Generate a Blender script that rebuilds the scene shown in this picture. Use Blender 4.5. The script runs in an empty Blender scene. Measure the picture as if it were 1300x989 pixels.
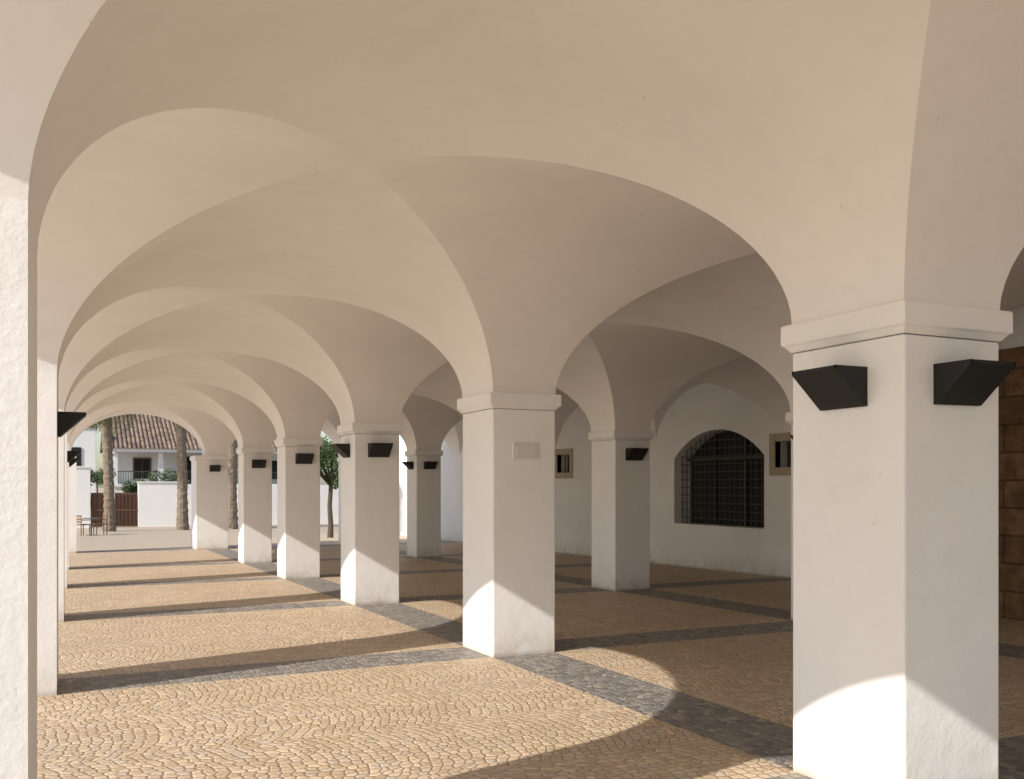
import bpy, bmesh, math, random
from mathutils import Vector, Matrix
random.seed(7)
S = bpy.context.scene
COL = S.collection

# ------------------------------------------------------------------ helpers
def mat_new(name):
    m = bpy.data.materials.new(name); m.use_nodes = True
    nt = m.node_tree; nt.nodes.clear()
    out = nt.nodes.new('ShaderNodeOutputMaterial')
    b = nt.nodes.new('ShaderNodeBsdfPrincipled')
    nt.links.new(b.outputs[0], out.inputs[0])
    return m, nt, b
def N(nt, t, **k):
    n = nt.nodes.new(t)
    for a, v in k.items(): setattr(n, a, v)
    return n
def M(nt, op, a, b=None, c=None, clamp=False):
    n = nt.nodes.new('ShaderNodeMath'); n.operation = op; n.use_clamp = clamp
    for i, v in enumerate((a, b, c)):
        if v is None: continue
        if isinstance(v, (int, float)): n.inputs[i].default_value = v
        else: nt.links.new(v, n.inputs[i])
    return n.outputs[0]
def MIX(nt, f, a, b, mode='MIX'):
    n = nt.nodes.new('ShaderNodeMix'); n.data_type = 'RGBA'; n.blend_type = mode
    if isinstance(f, (int, float)): n.inputs[0].default_value = f
    else: nt.links.new(f, n.inputs[0])
    for s, v in ((6, a), (7, b)):
        if isinstance(v, tuple): n.inputs[s].default_value = (*v, 1)
        else: nt.links.new(v, n.inputs[s])
    return n.outputs[2]
def RAMP(nt, f, stops):
    n = nt.nodes.new('ShaderNodeMapRange'); n.inputs[1].default_value = stops[0]; n.inputs[2].default_value = stops[1]
    n.inputs[3].default_value = stops[2]; n.inputs[4].default_value = stops[3]
    nt.links.new(f, n.inputs[0]); return n.outputs[0]
def NOISE(nt, vec, scale, detail=4, rough=.55, out=0):
    n = N(nt, 'ShaderNodeTexNoise'); n.inputs['Scale'].default_value = scale
    n.inputs['Detail'].default_value = detail; n.inputs['Roughness'].default_value = rough
    nt.links.new(vec, n.inputs['Vector']); return n.outputs[out]
def POS(nt): return N(nt, 'ShaderNodeNewGeometry').outputs['Position']
def BUMP(nt, h, strength, dist, bsdf, prev=None):
    n = N(nt, 'ShaderNodeBump'); n.inputs['Strength'].default_value = strength; n.inputs['Distance'].default_value = dist
    nt.links.new(h, n.inputs['Height'])
    if prev: nt.links.new(prev, n.inputs['Normal'])
    if bsdf: nt.links.new(n.outputs[0], bsdf.inputs['Normal'])
    return n.outputs[0]

def simple(name, col, rough=.7, scale=12, var=.25, bump=.1, metal=0):
    m, nt, b = mat_new(name); p = POS(nt)
    n = NOISE(nt, p, scale, 3)
    c2 = tuple(c*(1-var) for c in col); c1 = tuple(min(1, c*(1+var*.6)) for c in col)
    nt.links.new(MIX(nt, n, c2, c1), b.inputs['Base Color'])
    b.inputs['Roughness'].default_value = rough; b.inputs['Metallic'].default_value = metal
    if bump: BUMP(nt, n, bump, .02, b)
    return m

def plaster(name, base, dirt=True, fs=1.0):
    m, nt, b = mat_new(name); p = POS(nt)
    big = NOISE(nt, p, .9, 3, .6); med = NOISE(nt, p, 6, 3, .55)
    c = MIX(nt, RAMP(nt, big, (.3, .7, 0, 1)), tuple(x*.95 for x in base), tuple(min(1, x*1.02) for x in base))
    c = MIX(nt, RAMP(nt, med, (.56, .75, 0, .3)), c, tuple(x*.88 for x in base))
    # sparse small scuffs / chips
    sp = RAMP(nt, NOISE(nt, p, 19, 1, .5), (.785, .81, 0, .4))
    c = MIX(nt, sp, c, (base[0]*.62, base[1]*.56, base[2]*.5))
    if dirt:
        sep = N(nt, 'ShaderNodeSeparateXYZ'); nt.links.new(p, sep.inputs[0])
        hz = M(nt, 'ADD', sep.outputs[2], M(nt, 'MULTIPLY', M(nt, 'SUBTRACT', sep.outputs[1], 7.88), .0155))
        g = RAMP(nt, hz, (0.0, .5, 1, 0))
        g = M(nt, 'MULTIPLY', M(nt, 'POWER', g, 2.0), RAMP(nt, med, (.3, .7, .1, .7)))
        c = MIX(nt, g, c, (.50, .41, .31))
        g2 = M(nt, 'MULTIPLY', RAMP(nt, hz, (0.0, .05, 1, 0)), .5)
        c = MIX(nt, g2, c, (.3, .24, .17))
    nt.links.new(c, b.inputs['Base Color']); b.inputs['Roughness'].default_value = .9
    b.inputs['Specular IOR Level'].default_value = .2
    h = M(nt, 'ADD', M(nt, 'MULTIPLY', NOISE(nt, p, 7, 1, .5), .5), M(nt, 'MULTIPLY', NOISE(nt, p, 42, 2, .65), .26))
    BUMP(nt, h, .36*fs, .02, b)
    return m

MAT_PL = plaster('white_plaster', (.91, .895, .88), fs=1.0)
MAT_VA = plaster('vault_plaster', (.915, .88, .85), dirt=False, fs=.5)
MAT_OUT = plaster('outdoor_whitewash', (.85, .84, .82), dirt=False)

# ---- cobbles
def cobbles():
    m, nt, b = mat_new('cobblestones'); p = POS(nt)
    s0 = N(nt, 'ShaderNodeSeparateXYZ'); nt.links.new(p, s0.inputs[0])
    x0, y0 = s0.outputs[0], s0.outputs[1]
    wn = NOISE(nt, p, 1.2, 1)
    X = M(nt, 'ADD', x0, M(nt, 'MULTIPLY', wn, .14)); Y = M(nt, 'ADD', y0, M(nt, 'MULTIPLY', wn, -.12))
    w = 1.15
    s = M(nt, 'SUBTRACT', M(nt, 'FRACT', M(nt, 'DIVIDE', Y, w)), .5)
    arc = M(nt, 'MULTIPLY', M(nt, 'MULTIPLY', s, s), w*w*.45)
    Xp = M(nt, 'ADD', X, arc)
    cmb = N(nt, 'ShaderNodeCombineXYZ'); nt.links.new(Xp, cmb.inputs[0]); nt.links.new(Y, cmb.inputs[1])
    def vor(vec, scale, rnd, feat):
        v = N(nt, 'ShaderNodeTexVoronoi'); v.voronoi_dimensions = '2D'; v.feature = feat
        v.inputs['Scale'].default_value = scale; v.inputs['Randomness'].default_value = rnd
        nt.links.new(vec, v.inputs['Vector']); return v
    def band(v, c, per, hw):
        a = M(nt, 'FLOORED_MODULO', M(nt, 'ADD', M(nt, 'SUBTRACT', v, c), per/2), per)
        return M(nt, 'LESS_THAN', M(nt, 'ABSOLUTE', M(nt, 'SUBTRACT', a, per/2)), hw)
    bx = band(x0, 3.815, 4.2, .32); bx = M(nt, 'MULTIPLY', bx, M(nt, 'GREATER_THAN', x0, 1.0))
    by = band(y0, 3.535, 4.72, .33)
    by = M(nt, 'MULTIPLY', by, M(nt, 'LESS_THAN', y0, 26))
    be = M(nt, 'LESS_THAN', M(nt, 'ABSOLUTE', M(nt, 'SUBTRACT', y0, 29.3)), .4)
    bm = M(nt, 'MAXIMUM', M(nt, 'MAXIMUM', bx, by), be)
    inside = M(nt, 'MULTIPLY', M(nt, 'MULTIPLY', M(nt, 'GREATER_THAN', x0, -.8), M(nt, 'LESS_THAN', y0, 29.8)), M(nt, 'LESS_THAN', x0, 11.6))
    bm = M(nt, 'MULTIPLY', bm, inside)
    # one warped coordinate: fan-laid cobbles outside the bands, straight setts inside them
    straight = N(nt, 'ShaderNodeCombineXYZ'); nt.links.new(x0, straight.inputs[0]); nt.links.new(y0, straight.inputs[1])
    vm = N(nt, 'ShaderNodeMix'); vm.data_type = 'VECTOR'
    nt.links.new(bm, vm.inputs[0]); nt.links.new(cmb.outputs[0], vm.inputs[4]); nt.links.new(straight.outputs[0], vm.inputs[5])
    vec = vm.outputs[1]
    SC = 15.5
    edge = vor(vec, SC, .6, 'DISTANCE_TO_EDGE').outputs['Distance']
    c1 = vor(vec, SC, .6, 'F1').outputs['Color']
    sc = N(nt, 'ShaderNodeSeparateColor'); nt.links.new(c1, sc.inputs[0])
    tan = MIX(nt, sc.outputs[0], (.50, .365, .235), (.73, .565, .395))
    tan = MIX(nt, RAMP(nt, sc.outputs[1], (.8, .95, 0, .6)), tan, (.56, .485, .41))
    gry = MIX(nt, sc.outputs[0], (.15, .143, .138), (.31, .29, .27))
    gry = MIX(nt, RAMP(nt, sc.outputs[1], (.82, .9, 0, .6)), gry, (.46, .40, .32))
    col = MIX(nt, bm, tan, gry)
    big = NOISE(nt, p, .6, 4, .6)
    col = MIX(nt, RAMP(nt, big, (.38, .72, 0, .55)), col, MIX(nt, bm, (.48, .365, .24), (.24, .21, .18)))
    # open square's paving lightened in colour to bounce more light into the vaults
    col = MIX(nt, M(nt, 'MULTIPLY', M(nt, 'SUBTRACT', 1.0, inside), .35), col, (.72, .62, .50))
    joint = RAMP(nt, edge, (.02, .11, 1, 0))
    col = MIX(nt, M(nt, 'MULTIPLY', joint, .58), col, (.22, .16, .11))
    nt.links.new(col, b.inputs['Base Color'])
    b.inputs['Roughness'].default_value = .6
    h = M(nt, 'SQRT', RAMP(nt, edge, (0, .22, 0, 1)))
    h = M(nt, 'ADD', h, M(nt, 'MULTIPLY', NOISE(nt, p, 40, 1), .6))
    BUMP(nt, h, .7, .011, b)
    return m
MAT_COB = cobbles()

def sandstone(name, base):
    m, nt, b = mat_new(name); p = POS(nt)
    sep = N(nt, 'ShaderNodeSeparateXYZ'); nt.links.new(p, sep.inputs[0])
    cmb = N(nt, 'ShaderNodeCombineXYZ'); nt.links.new(M(nt, 'ADD', sep.outputs[0], sep.outputs[1]), cmb.inputs[0]); nt.links.new(sep.outputs[2], cmb.inputs[1])
    br = N(nt, 'ShaderNodeTexBrick'); nt.links.new(cmb.outputs[0], br.inputs['Vector'])
    br.inputs['Scale'].default_value = 1; br.inputs['Brick Width'].default_value = .62; br.inputs['Row Height'].default_value = .33
    br.inputs['Mortar Size'].default_value = .015; br.inputs['Mortar Smooth'].default_value = .6
    br.inputs['Color1'].default_value = (*base, 1); br.inputs['Color2'].default_value = (base[0]*.7, base[1]*.66, base[2]*.6, 1)
    br.inputs['Mortar'].default_value = (base[0]*.5, base[1]*.45, base[2]*.4, 1)
    n = NOISE(nt, p, 6, 6, .7)
    nt.links.new(MIX(nt, .8, br.outputs['Color'], MIX(nt, RAMP(nt, n, (.3, .7, 0, 1)), (.3, .26, .2), (1.2, 1.2, 1.2)), 'MULTIPLY'), b.inputs['Base Color'])
    b.inputs['Roughness'].default_value = .95
    BUMP(nt, M(nt, 'SUBTRACT', n, M(nt, 'MULTIPLY', br.outputs['Fac'], .5)), .9, .03, b)
    return m
MAT_SAND = sandstone('sandstone_blocks', (.26, .16, .09))
MAT_FRAME = simple('sandstone_frame', (.50, .42, .31), .9, 14, .25, .3)
MAT_HATCH = simple('painted_hatch', (.74, .72, .70), .6, 14, .05, .05)
MAT_BLACK = simple('black_metal', (.006, .006, .007), .6, 30, .2, .05)
MAT_GLASS = simple('window_dark', (.012, .012, .013), .8, 3, .3, 0)
MAT_GREEN = simple('green_glass', (.05, .12, .06), .3, 5, .5, 0)
MAT_BAR = simple('iron_bars', (.085, .072, .062), .6, 30, .3, .1)
MAT_GATE = simple('rusty_gate', (.15, .08, .05), .8, 4, .35, .2)
MAT_TRUNK = simple('palm_trunk', (.24, .19, .14), .95, 9, .5, .6)
MAT_BARK = simple('bark', (.10, .08, .06), .95, 20, .4, .5)
MAT_WOOD = simple('chair_wicker', (.22, .13, .07), .7, 30, .3, .2)
MAT_TABLE = simple('table_metal', (.12, .12, .12), .4, 10, .2, 0)
def leafmat(name, a, b_):
    m, nt, b = mat_new(name)
    oi = N(nt, 'ShaderNodeNewGeometry').outputs['Random Per Island']
    nt.links.new(MIX(nt, oi, a, b_), b.inputs['Base Color']); b.inputs['Roughness'].default_value = .5
    return m
MAT_LEAF = leafmat('leaves', (.035, .07, .015), (.10, .16, .035))
MAT_FROND = leafmat('palm_fronds', (.05, .07, .025), (.13, .14, .05))
MAT_DRY = leafmat('dry_fronds', (.16, .11, .06), (.26, .19, .11))
def tiles():
    m, nt, b = mat_new('clay_tiles'); p = POS(nt)
    v = N(nt, 'ShaderNodeTexVoronoi'); v.inputs['Scale'].default_value = 3.5; nt.links.new(p, v.inputs['Vector'])
    sc = N(nt, 'ShaderNodeSeparateColor'); nt.links.new(v.outputs['Color'], sc.inputs[0])
    nt.links.new(MIX(nt, sc.outputs[0], (.13, .085, .06), (.30, .21, .15)), b.inputs['Base Color'])
    b.inputs['Roughness'].default_value = .9
    return m
MAT_TILE = tiles()

def mesh_obj(name, verts, faces, mat, parent=None, smooth=False, bevel=0):
    me = bpy.data.meshes.new(name); me.from_pydata(verts, [], faces); me.update()
    if mat: me.materials.append(mat)
    if smooth: me.polygons.foreach_set('use_smooth', [True]*len(me.polygons))
    o = bpy.data.objects.new(name, me); COL.objects.link(o)
    if parent: o.parent = parent
    if bevel:
        mod = o.modifiers.new('bevel', 'BEVEL'); mod.width = bevel; mod.segments = 3; mod.limit_method = 'ANGLE'
    return o
def empty(name, loc=(0, 0, 0)):
    o = bpy.data.objects.new(name, None); COL.objects.link(o); o.location = loc; return o
BF = [(0, 3, 2, 1), (4, 5, 6, 7), (0, 1, 5, 4), (1, 2, 6, 5), (2, 3, 7, 6), (3, 0, 4, 7)]
def boxdata(x0, x1, y0, y1, z0, z1):
    return [(x0, y0, z0), (x1, y0, z0), (x1, y1, z0), (x0, y1, z0), (x0, y0, z1), (x1, y0, z1), (x1, y1, z1), (x0, y1, z1)]
def box(name, b, mat, parent=None, bevel=0):
    return mesh_obj(name, boxdata(*b), BF, mat, parent, bevel=bevel)
def boxes(name, bl, mat, parent=None, bevel=0):
    v = []; f = []
    for b in bl:
        k = len(v); v += boxdata(*b); f += [tuple(i+k for i in q) for q in BF]
    return mesh_obj(name, v, f, mat, parent, bevel=bevel)

EYE = 1.6
def gz(y):
    y = max(-12, min(62, y)); return -.0155*(y-7.88)

# ------------------------------------------------------------------ ground
ys = [-500, -12, 62, 700]
v = []; f = []
for y in ys:
    v += [(-600, y, gz(y)), (600, y, gz(y))]
for i in range(3):
    f.append((2*i, 2*i+1, 2*i+3, 2*i+2))
mesh_obj('cobblestone_ground', v, f, MAT_COB)

# ------------------------------------------------------------------ arcade
ARC = empty('vaulted_arcade')
SP, CR = EYE+.855, EYE+2.08
PX = [(-.78, -.13), (3.49, 4.14), (7.68, 8.33)]
XW = 11.6
PY = [(y, y+.75) for y in (-1.56, 3.16, 7.88, 12.6, 17.32, 22.04, 28.9)]
XB = [(PX[0][1], PX[1][0]), (PX[1][1], PX[2][0]), (PX[2][1], XW)]
YB = [(PY[i][1], PY[i+1][0]) for i in range(len(PY)-1)]
n = 24
def span(a, b):
    c = (a+b)/2; h = (b-a)/2; out = []
    for i in range(2*n+1):
        t = math.pi*(1-i/(2*n)); out.append((c+h*math.cos(t), SP+(CR-SP)*abs(math.sin(t))**1.07))
    return out
V = []; F = []; K = {}
def vid(kind, x, y, z):
    k = (kind, round(x, 4), round(y, 4))
    if k not in K: K[k] = len(V); V.append((x, y, z))
    return K[k]
for xb in XB:
    sx = span(*xb)
    for yb in YB:
        sy = span(*yb)
        for i in range(2*n):
            for j in range(2*n):
                mi = min(abs(i-n), abs(i+1-n)); mj = min(abs(j-n), abs(j+1-n))
                cs = [(i, j), (i, j+1), (i+1, j+1), (i+1, j)]
                if mi != mj:
                    kd = 'A' if mi < mj else 'C'
                    F.append(tuple(vid(kd, sx[a][0], sy[b][0], sx[a][1] if kd == 'A' else sy[b][1]) for a, b in cs))
                else:
                    off = [q for q in range(4) if abs(cs[q][0]-n) != abs(cs[q][1]-n)]
                    for q in off:
                        a, b = cs[q]; kd = 'A' if abs(a-n) < abs(b-n) else 'C'
                        tri = [cs[(q-1) % 4], cs[q], cs[(q+1) % 4]]
                        F.append(tuple(vid(kd, sx[a][0], sy[b][0], sx[a][1] if kd == 'A' else sy[b][1]) for a, b in tri))
    for (p0, p1) in PY:   # aisle barrel across pillar strips
        for i in range(2*n):
            q = [(i, p0), (i, p1), (i+1, p1), (i+1, p0)]
            F.append(tuple(vid('A', sx[a][0], y, sx[a][1]) for a, y in q))
for yb in YB:
    sy = span(*yb)
    for (p0, p1) in PX:
        for j in range(2*n):
            q = [(p0, j), (p0, j+1), (p1, j+1), (p1, j)]
            F.append(tuple(vid('C', x, sy[b][0], sy[b][1]) for x, b in q))
mesh_obj('groin_vault', V, F, MAT_VA, ARC, smooth=True)

TOP = 5.4
# facades
def facade(name, spans, strips, fixed, axis):
    v = []; f = []
    pts = []
    for s in spans: pts += [span(*s)]
    def add(a, z0, b, z1):
        k = len(v)
        for (c, z) in ((a, z0), (b, z1), (b, TOP), (a, TOP)):
            v.append((fixed, c, z) if axis == 'Y' else (c, fixed, z))
        f.append((k, k+1, k+2, k+3))
    for sp in pts:
        for i in range(len(sp)-1): add(sp[i][0], sp[i][1], sp[i+1][0], sp[i+1][1])
    for (a, b) in strips: add(a, SP, b, SP)
    mesh_obj(name, v, f, MAT_OUT, ARC)
facade('outer_facade', YB, PY, PX[0][0], 'Y')
facade('front_facade', XB, PX, PY[0][0], 'X')
facade('end_facade', XB, PX, PY[-1][1], 'X')
box('roof', (-1.05, 12.3, PY[0][0]-.25, PY[-1][1]+.25, TOP, TOP+.22), MAT_TILE, ARC)
box('cornice', (-.9, -.785, PY[0][0]-.1, PY[-1][1]+.1, TOP-.25, TOP-.004), MAT_OUT, ARC)

# pillars
def capital(x0, x1, y0, y1):
    prof = [(0, -.15), (.008, -.145), (.028, -.118), (.038, -.114), (.042, -.108), (.042, -.01), (.034, -.002), (-.02, 0.002)]
    v = []; f = []
    for (o, z) in prof:
        v += [(x0-o, y0-o, SP+z), (x1+o, y0-o, SP+z), (x1+o, y1+o, SP+z), (x0-o, y1+o, SP+z)]
    for r in range(len(prof)-1):
        for i in range(4):
            j = (i+1) % 4; f.append((4*r+i, 4*r+j, 4*r+4+j, 4*r+4+i))
    return v, f
cv = []; cf = []
for xi, (a, b) in enumerate(PX):
    for yi, (c, d) in enumerate(PY):
        x0, x1, y0, y1 = a, b, c, d
        if xi == 1 and yi == 6: x0, y1 = 3.22, d+.5
        if xi == 0 and yi == 6: x1 = .02
        zt = SP if xi == 0 else SP-.15
        box('pillar', (x0, x1, y0, y1, gz(c)-.4, zt), MAT_PL, ARC, bevel=.014 if xi else 0)
        if xi:
            vv, ff = capital(x0, x1, y0, y1); k = len(cv)
            cv += vv; cf += [tuple(i+k for i in q) for q in ff]
mesh_obj('capitals', cv, cf, MAT_PL, ARC, bevel=.005)
# access hatch cover on the second pillar
HX0, HX1, HZ0, HZ1 = 3.69, 3.95, EYE+.24, EYE+.39
boxes('hatch_cover', [(HX0, HX1, 7.864, 7.881, HZ0, HZ1)], MAT_HATCH, ARC, bevel=.004)
boxes('hatch_panel', [(HX0+.03, HX1-.03, 7.858, 7.8635, HZ0+.03, HZ1-.03)], MAT_HATCH, ARC, bevel=.002)

# right wall with openings (curve with holes)
def arch_poly(y0, y1, z0, zs, zc):
    pts = [(y0, z0), (y1, z0), (y1, zs)]
    c = (y0+y1)/2; h = (y1-y0)/2; r = zc-zs; R = (h*h+r*r)/(2*r); zc0 = zc-R; a0 = math.asin(h/R)
    for i in range(1, 16):
        a = a0-2*a0*i/16; pts.append((c+R*math.sin(a), zc0+R*math.cos(a)))
    pts.append((y0, zs)); return pts
W1 = (13.74, 16.62, EYE-.83, EYE+.55, EYE+1.10)
SW = [(21.25, 21.95), (12.72, 13.42)]
def curve_wall(name, loops, xc, e, mat, parent):
    cu = bpy.data.curves.new(name, 'CURVE'); cu.dimensions = '2D'; cu.fill_mode = 'BOTH'; cu.extrude = e
    for lp in loops:
        s = cu.splines.new('POLY'); s.points.add(len(lp)-1)
        for i, (a, b) in enumerate(lp): s.points[i].co = (a, b, 0, 1)
        s.use_cyclic_u = True
    o = bpy.data.objects.new(name, cu); COL.objects.link(o)
    dg = bpy.context.evaluated_depsgraph_get()
    me = bpy.data.meshes.new_from_object(o.evaluated_get(dg)); bpy.data.objects.remove(o)
    me.transform(Matrix(((0, 0, 1, xc), (1, 0, 0, 0), (0, 1, 0, 0), (0, 0, 0, 1))))
    me.materials.clear(); me.materials.append(mat)
    ob = bpy.data.objects.new(name, me); COL.objects.link(ob); ob.parent = parent; return ob
loops = [[(-1.56, -1.2), (38, -1.2), (38, TOP-.01), (-1.56, TOP-.01)], arch_poly(*W1)]
for a, b in SW: loops.append([(a, EYE+.31), (b, EYE+.31), (b, EYE+.78), (a, EYE+.78)])
curve_wall('side_wall', loops, XW+.25, .25, MAT_PL, ARC)
boxes('window_interior', [(XW+.42, XW+.46, 13.5, 16.9, .5, 3.0)], MAT_GLASS, ARC)
bars = []
y = W1[0]+.09
c = (W1[0]+W1[1])/2
def archz(y):
    h = (W1[1]-W1[0])/2; r = W1[4]-W1[3]; R = (h*h+r*r)/(2*r)
    return W1[4]-R+math.sqrt(max(0, R*R-(y-c)**2))
while y < W1[1]:
    bars.append((XW+.16, XW+.174, y, y+.014, W1[2], archz(y)+.01)); y += .16
z = W1[2]+.12
while z < W1[4]-.05:
    h = (W1[1]-W1[0])/2
    if z > W1[3]:
        r = W1[4]-W1[3]; R = (h*h+r*r)/(2*r); h = math.sqrt(max(0, R*R-(z-W1[4]+R)**2))
    bars.append((XW+.175, XW+.186, c-h, c+h, z, z+.016)); z += .16
for yy in (W1[0]+.95, W1[0]+1.9):
    bars.append((XW+.34, XW+.40, yy, yy+.05, W1[2], archz(yy)+.01))
bars.append((XW+.34, XW+.40, W1[0], W1[1], W1[3]-.05, W1[3]+.01))
boxes('window_grille', bars, MAT_BAR, ARC)
fr = []
for a, b in SW:
    zl, zh = EYE+.31, EYE+.78; t = .15
    fr += [(XW-.03, XW+.12, a-t, a, zl-t, zh+t), (XW-.03, XW+.12, b, b+t, zl-t, zh+t), (XW-.03, XW+.12, a, b, zl-t, zl), (XW-.03, XW+.12, a, b, zh, zh+t)]
boxes('window_surround', fr, MAT_FRAME, ARC, bevel=.01)
boxes('small_window_glass', [(XW+.3, XW+.33, a-.1, b+.1, EYE+.2, EYE+.9) for a, b in SW], MAT_GREEN, ARC)
sb = []
for a, b in SW:
    for i in range(1, 4):
        yy = a+(b-a)*i/4; sb.append((XW+.12, XW+.14, yy-.01, yy+.01, EYE+.31, EYE+.78))
boxes('small_window_bars', sb, MAT_BAR, ARC)

box('sandstone_wall', (10.05, XW-.01, -1.5, 8.6, -.6, EYE+1.62), MAT_SAND, None, bevel=.02)
box('upper_wall', (10.09, XW-.012, -1.5, 8.56, EYE+1.621, TOP-.02), MAT_PL, ARC)

# ------------------------------------------------------------------ lamps
def lamp(x, y, face, h=EYE+.475):
    """face: 'L' faces -X, 'F' faces -Y, 'R' faces +X ; wedge up-light sconce"""
    w, p, t, bt = .15, .205, .095, .095
    pr = [(0, -bt), (.02, -bt), (p, t-.018), (p, t), (p-.012, t), (p-.012, t-.012), (.012, t-.012), (0, t)]
    v = []; f = []
    for sx in (-w, w):
        for (o, z) in pr: v.append((sx, -o, z))
    m = len(pr)
    for i in range(m):
        j = (i+1) % m; f.append((i, j, m+j, m+i))
    f.append(tuple(range(m))[::-1]); f.append(tuple(range(m, 2*m)))
    # side cheeks rise to rim
    for sx in (-w, w-.012):
        k = len(v); v += boxdata(sx, sx+.012, -p, 0, t-.013, t+.001)
        f += [tuple(i+k for i in q) for q in BF]
    o = mesh_obj('wall_lamp', v, f, MAT_BLACK)
    o.rotation_euler = (0, 0, {'F': 0, 'L': -math.pi/2, 'R': math.pi/2}[face])
    o.location = (x, y, h)
    o.rotation_euler[1] = random.uniform(-.012, .012)
F_ = -.001
lamp(3.49+F_, 3.53, 'L'); lamp(3.83, 3.16+F_, 'F')
lamp(3.49+F_, 12.97, 'L'); lamp(3.83, 12.6+F_, 'F')
lamp(3.83, 17.32+F_, 'F'); lamp(3.83, 22.04+F_, 'F'); lamp(3.75, 28.9+F_, 'F')
lamp(8.02, 12.6+F_, 'F'); lamp(8.02, 22.04+F_, 'F'); lamp(7.68+F_, 22.4, 'L'); lamp(7.68+F_, 8.25, 'L')
lamp(-.13-F_, 8.25, 'R'); lamp(-.13-F_, 17.7, 'R'); lamp(-.13-F_, 22.4, 'R')

# ------------------------------------------------------------------ outside
GW = empty('white_garden_wall')
g = gz(55)
box('panel', (3.1, 5.3, 55, 55.35, g-.3, EYE+.1), MAT_OUT, GW, .02)
box('panel_long', (5.3, 40, 55.05, 55.35, g-.3, EYE-.05), MAT_OUT, GW, .02)
box('panel_left', (-1.6, .72, 54.9, 55.3, g-.3, EYE+.9), MAT_OUT, GW, .02)
boxes('coping', [(3.05, 5.35, 54.94, 55.41, EYE+.1, EYE+.16), (-1.65, .77, 54.84, 55.36, EYE+.9, EYE+.96)], MAT_OUT, GW, .01)
GT = empty('metal_gate')
boxes('leaves', [(.74, 1.88, 55.05, 55.1, g+.05, EYE-.45), (1.92, 3.08, 55.05, 55.1, g+.05, EYE-.45)], MAT_GATE, GT, .005)
boxes('ribs', [(.8+i*.19, .83+i*.19, 55.0, 55.049, g+.08, EYE-.5) for i in range(12)]+[(.74, 3.08, 54.99, 55.0, g+.9, g+.98)], MAT_GATE, GT)

HS = empty('tiled_roof_house'); gh = gz(62)
box('body', (1.9, 14, 62, 72, gh-.3, EYE+2.25), MAT_OUT, HS)
box('porch_slab', (1.9, 14, 60.2, 61.99, EYE-.15, EYE+.02), MAT_OUT, HS, .02)
boxes('porch_posts', [(x, x+.28, 60.3, 60.58, EYE+.02, EYE+1.95) for x in (2.0, 4.55, 7.1, 9.6)], MAT_OUT, HS, .01)
boxes('porch_base', [(1.9, 14, 60.3, 60.5, gh-.3, EYE-.152)], MAT_OUT, HS)
boxes('railing', [(2.3+i*.14, 2.32+i*.14, 60.35, 60.37, EYE+.02, EYE+.75) for i in range(80)]+[(2.28, 13.9, 60.34, 60.38, EYE+.75, EYE+.80)], MAT_BAR, HS)
boxes('window', [(3.3, 4.15, 61.95, 61.99, EYE+.35, EYE+1.55), (6, 7, 61.95, 61.99, EYE+.1, EYE+1.75), (11, 12, 61.95, 61.99, EYE+.35, EYE+1.55)], MAT_GLASS, HS)
boxes('window_frame', [(3.2, 3.3, 61.92, 61.99, EYE+.25, EYE+1.65), (4.15, 4.25, 61.92, 61.99, EYE+.25, EYE+1.65), (3.7, 3.75, 61.93, 61.948, EYE+.35, EYE+1.55), (3.3, 4.15, 61.92, 61.99, EYE+1.55, EYE+1.65)], MAT_GATE, HS)
box('eave', (1.7, 14.2, 59.9, 60.2, EYE+1.95, EYE+2.12), MAT_OUT, HS)
# corrugated roof
v = []; f = []
nx = 1300
for i in range(nx+1):
    x = 1.6+i*12.7/nx; dz = .09*abs(math.sin(math.pi*(x-1.6)/.25))
    v += [(x, 59.8, EYE+2.10+dz), (x, 67, EYE+4.9+dz), (x, 74, EYE+2.2+dz)]
for i in range(nx):
    for k in range(2): f.append((3*i+k, 3*i+3+k, 3*i+4+k, 3*i+1+k))
mesh_obj('roof', v, f, MAT_TILE, HS)
box('chimney', (6.2, 6.9, 66, 66.7, EYE+3.9, EYE+5.7), MAT_OUT, HS, .03)
WH = empty('white_house')
box('body', (-9, 1.1, 61, 70, gh-.3, EYE+3.4), MAT_OUT, WH, .02)
boxes('windows', [(-.4, .3, 60.95, 60.99, EYE+1.1, EYE+2.2), (-4, -3.2, 60.95, 60.99, EYE+1.1, EYE+2.2)], MAT_GLASS, WH)
box('parapet', (-9.1, 1.2, 60.9, 70.1, EYE+3.401, EYE+3.55), MAT_TILE, WH, .02)

def tube(path, radii, seg=10, jit=0):
    v = []; f = []
    for k, (p, r) in enumerate(zip(path, radii)):
        p = Vector(p); d = Vector(path[min(k+1, len(path)-1)])-Vector(path[max(k-1, 0)]); d.normalize()
        a = d.orthogonal().normalized() if abs(d.z) < .9 else d.cross(Vector((0, 1, 0))).normalized()
        b = d.cross(a)
        for s in range(seg):
            t = 2*math.pi*s/seg; rr = r*(1+random.uniform(-jit, jit))
            v.append(tuple(p+a*math.cos(t)*rr+b*math.sin(t)*rr))
    for k in range(len(path)-1):
        for s in range(seg):
            t = (s+1) % seg; f.append((k*seg+s, k*seg+t, (k+1)*seg+t, (k+1)*seg+s))
    return v, f

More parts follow.
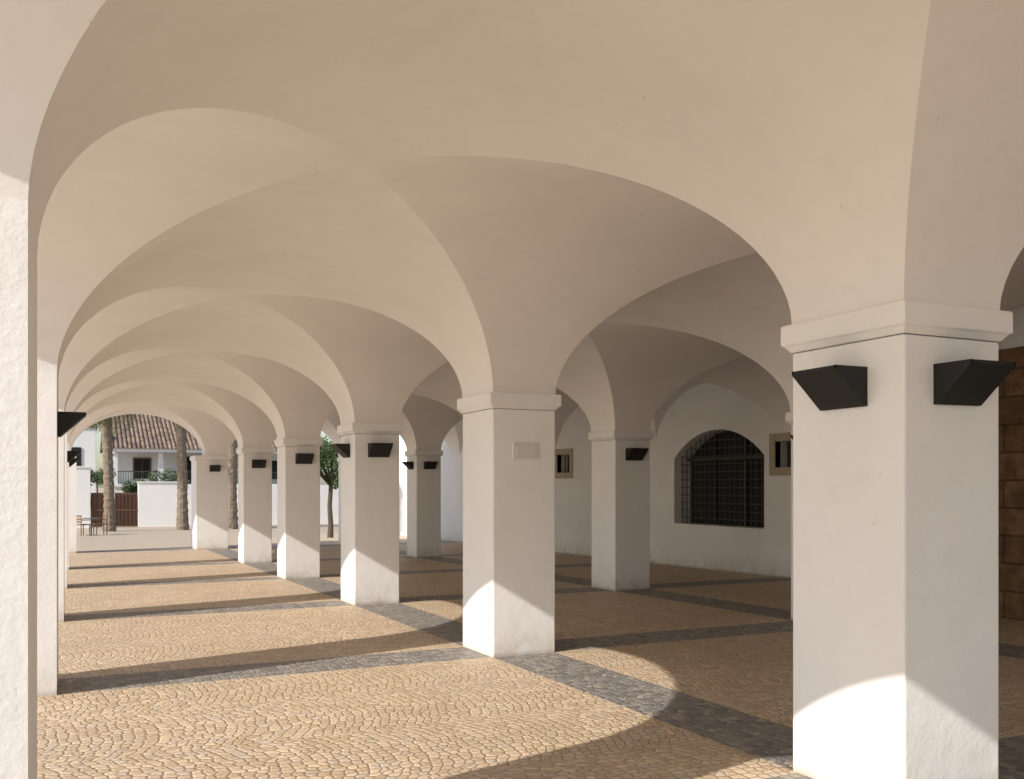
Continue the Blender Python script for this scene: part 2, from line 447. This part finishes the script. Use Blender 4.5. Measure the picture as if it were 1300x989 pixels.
def palm(x, y, h, lean=0.0, r0=.25):
    P = empty('palm_tree', (x, y, gz(y)))
    path = []; rad = []
    m = 60
    for i in range(m+1):
        t = i/m; path.append((lean*t*t, .1*lean*t, -.2+(h+.2)*t))
        rad.append((r0*(1.25-.35*min(1, t*4)) if t < .25 else r0*.9)*(1+.10*((i % 3) == 0))*(1.0+.35*max(0, (t-.88)/.12)))
    v, f = tube(path, rad, 12, .07)
    mesh_obj('trunk', v, f, MAT_TRUNK, P)
    def fronds(nm, cnt, e0, e1, L, mat):
        v = []; f = []
        for k in range(cnt):
            az = random.uniform(0, 2*math.pi); el = math.radians(random.uniform(e0, e1)); l = L*random.uniform(.8, 1.1)
            p = Vector((lean, .1*lean, h)); seg = 14
            hd = Vector((math.cos(az), math.sin(az), 0)); side = Vector((-math.sin(az), math.cos(az), 0))
            for s in range(seg):
                d = hd*math.cos(el)+Vector((0, 0, math.sin(el)))
                q = p+d*l/seg
                if s > 0:
                    for sg in (-1, 1):
                        for u in (0, .5):
                            b0 = p.lerp(q, u); ll = .55*math.sin(math.pi*(s+1)/(seg+2))+.08
                            tip = b0+side*sg*ll*.85+d*ll*.5-Vector((0, 0, ll*random.uniform(.2, .6)))
                            i0 = len(v); v += [tuple(b0), tuple(b0+d*.045), tuple(tip)]; f.append((i0, i0+1, i0+2))
                i0 = len(v); v += [tuple(p-side*.02), tuple(p+side*.02), tuple(q+side*.015), tuple(q-side*.015)]; f.append((i0, i0+1, i0+2, i0+3))
                p = q; el -= math.radians(9)
        mesh_obj(nm, v, f, mat, P)
    fronds('fronds', 46, -15, 75, 2.7, MAT_FROND)
    fronds('dead_fronds', 26, -75, -45, 1.3, MAT_DRY)
palm(1.45, 48, 6.7, -.25); palm(4.72, 48, 7.4, -.15); palm(7.05, 48, 7.2, .1); palm(13.5, 50, 7.2, .2)

def leaf_cloud(blobs, count, size):
    v = []; f = []
    for (c, r, wt) in blobs:
        for _ in range(int(count*wt)):
            d = Vector((random.gauss(0, 1), random.gauss(0, 1), random.gauss(0, 1))).normalized()*r*random.random()**.45
            d.z *= .85
            p = Vector(c)+d; s = size*random.uniform(.6, 1.3)
            a = Vector((random.gauss(0, 1), random.gauss(0, 1), random.gauss(0, .7))).normalized(); b = a.orthogonal().normalized()
            i0 = len(v); v += [tuple(p-a*s), tuple(p+b*s*.45), tuple(p+a*s), tuple(p-b*s*.45)]; f.append((i0, i0+1, i0+2, i0+3))
    return v, f
def tree(x, y, hgt, crown, th):
    T = empty('orange_tree', (x, y, gz(y)))
    path = [(0, 0, -.2), (.02, 0, .5), (-.02, .02, 1.2), (.03, 0, th)]
    v, f = tube(path, [.13, .10, .09, .085], 10, .06)
    blobs = []
    for k in range(13):
        az = random.uniform(0, 6.28); rr = crown*random.uniform(.3, .8); zz = th+random.uniform(.1, hgt-th-.3)
        c = (rr*math.cos(az), rr*math.sin(az), zz)
        mv, mf = tube([(0.03, 0, th-.05), (c[0]*.5, c[1]*.5, (th+zz)/2), c], [.05, .03, .012], 6, .05)
        k0 = len(v); v += mv; f += [tuple(i+k0 for i in q) for q in mf]
        blobs.append((c, crown*random.uniform(.35, .55), random.uniform(.6, 1.2)))
    mesh_obj('trunk', v, f, MAT_BARK, T)
    lv, lf = leaf_cloud(blobs, 520, .07); mesh_obj('crown', lv, lf, MAT_LEAF, T)
tree(8.75, 35, 4.1, 1.15, 2.0)
tree(13.2, 41, 4.3, 1.3, 2.0)
def shrub(x, y, r, z=0):
    bl = [((random.uniform(-r, r)*.7, random.uniform(-r, r)*.4, z+r*random.uniform(.3, 1)), r*.5, 1) for _ in range(7)]
    bl.append(((0, 0, z*.5+.2), r*.6, 2.5))
    v, f = leaf_cloud(bl, 240, .07)
    mv, mf = tube([(0, 0, -.2), (.05, 0, z*.5+.3), (0, 0, z+r*.5)], [.07, .05, .03], 8)
    o = mesh_obj('garden_shrub', v, f, MAT_LEAF); o.location = (x, y, gz(y))
    mesh_obj('stem', mv, mf, MAT_BARK, o)
shrub(5.0, 57.5, 1.1, 1.9); shrub(3.2, 58, .8, 1.6); shrub(1.1, 58.5, .9, 2.3)

def chair(x, y, rot):
    C = empty('cafe_chair', (x, y, gz(y))); C.rotation_euler[2] = rot
    boxes('legs', [(a, a+.03, b, b+.03, 0, .44) for a in (-.22, .19) for b in (-.22, .19)]+[(-.22, -.19, .19, .22, .44, .86), (.19, .22, .19, .22, .44, .86)], MAT_WOOD, C)
    box('seat', (-.24, .24, -.24, .24, .441, .48), MAT_WOOD, C, .01)
    boxes('backrest', [(-.189, .189, .2, .22, z, z+.08) for z in (.54, .66, .78)], MAT_WOOD, C, .006)
    boxes('armrests', [(-.25, -.2, -.22, .189, .64, .67), (.2, .25, -.22, .189, .64, .67)], MAT_WOOD, C, .005)
chair(.25, 43, 2.2); chair(.95, 43.4, -1.3)
T = empty('cafe_table', (.6, 43.0, gz(43)))
v, f = tube([(0, 0, .0), (0, 0, .02), (0, 0, .021), (0, 0, .70), (0, 0, .701), (0, 0, .73)], [.22, .2, .025, .025, .33, .33], 20)
f.append(tuple(range(len(v)-20, len(v)))); mesh_obj('table', v, f, MAT_TABLE, T)

# ------------------------------------------------------------------ light
EL = 32.9
d = Vector((1, .28, -math.tan(math.radians(EL))*math.hypot(1, .28))).normalized()
sl = bpy.data.lights.new('sun', 'SUN'); sl.energy = 5.0; sl.angle = math.radians(.53); sl.color = (1, .955, .89)
so = bpy.data.objects.new('sun', sl); COL.objects.link(so)
so.rotation_euler = d.to_track_quat('-Z', 'Y').to_euler(); so.location = (-20, -6, 20)
w = bpy.data.worlds.new('World'); S.world = w; w.use_nodes = True
nt = w.node_tree; bg = nt.nodes['Background']
sky = nt.nodes.new('ShaderNodeTexSky'); sky.sky_type = 'NISHITA'; sky.sun_disc = False
sky.sun_elevation = math.radians(EL); sky.sun_rotation = math.atan2(-d.x, -d.y) % (2*math.pi)
nt.links.new(sky.outputs[0], bg.inputs[0]); bg.inputs[1].default_value = .15
S.view_settings.view_transform = 'Standard'; S.view_settings.look = 'None'; S.view_settings.exposure = 0

# ------------------------------------------------------------------ camera
cam = bpy.data.cameras.new('camera'); co = bpy.data.objects.new('camera', cam); COL.objects.link(co)
cam.sensor_width = 36; cam.lens = 1185/1300*36; cam.shift_y = 120.5/1300
cam.clip_end = 2000; cam.clip_start = .05
co.location = (0, 0, EYE); co.rotation_euler = (math.radians(90), 0, -math.atan(554/1185))
S.camera = co
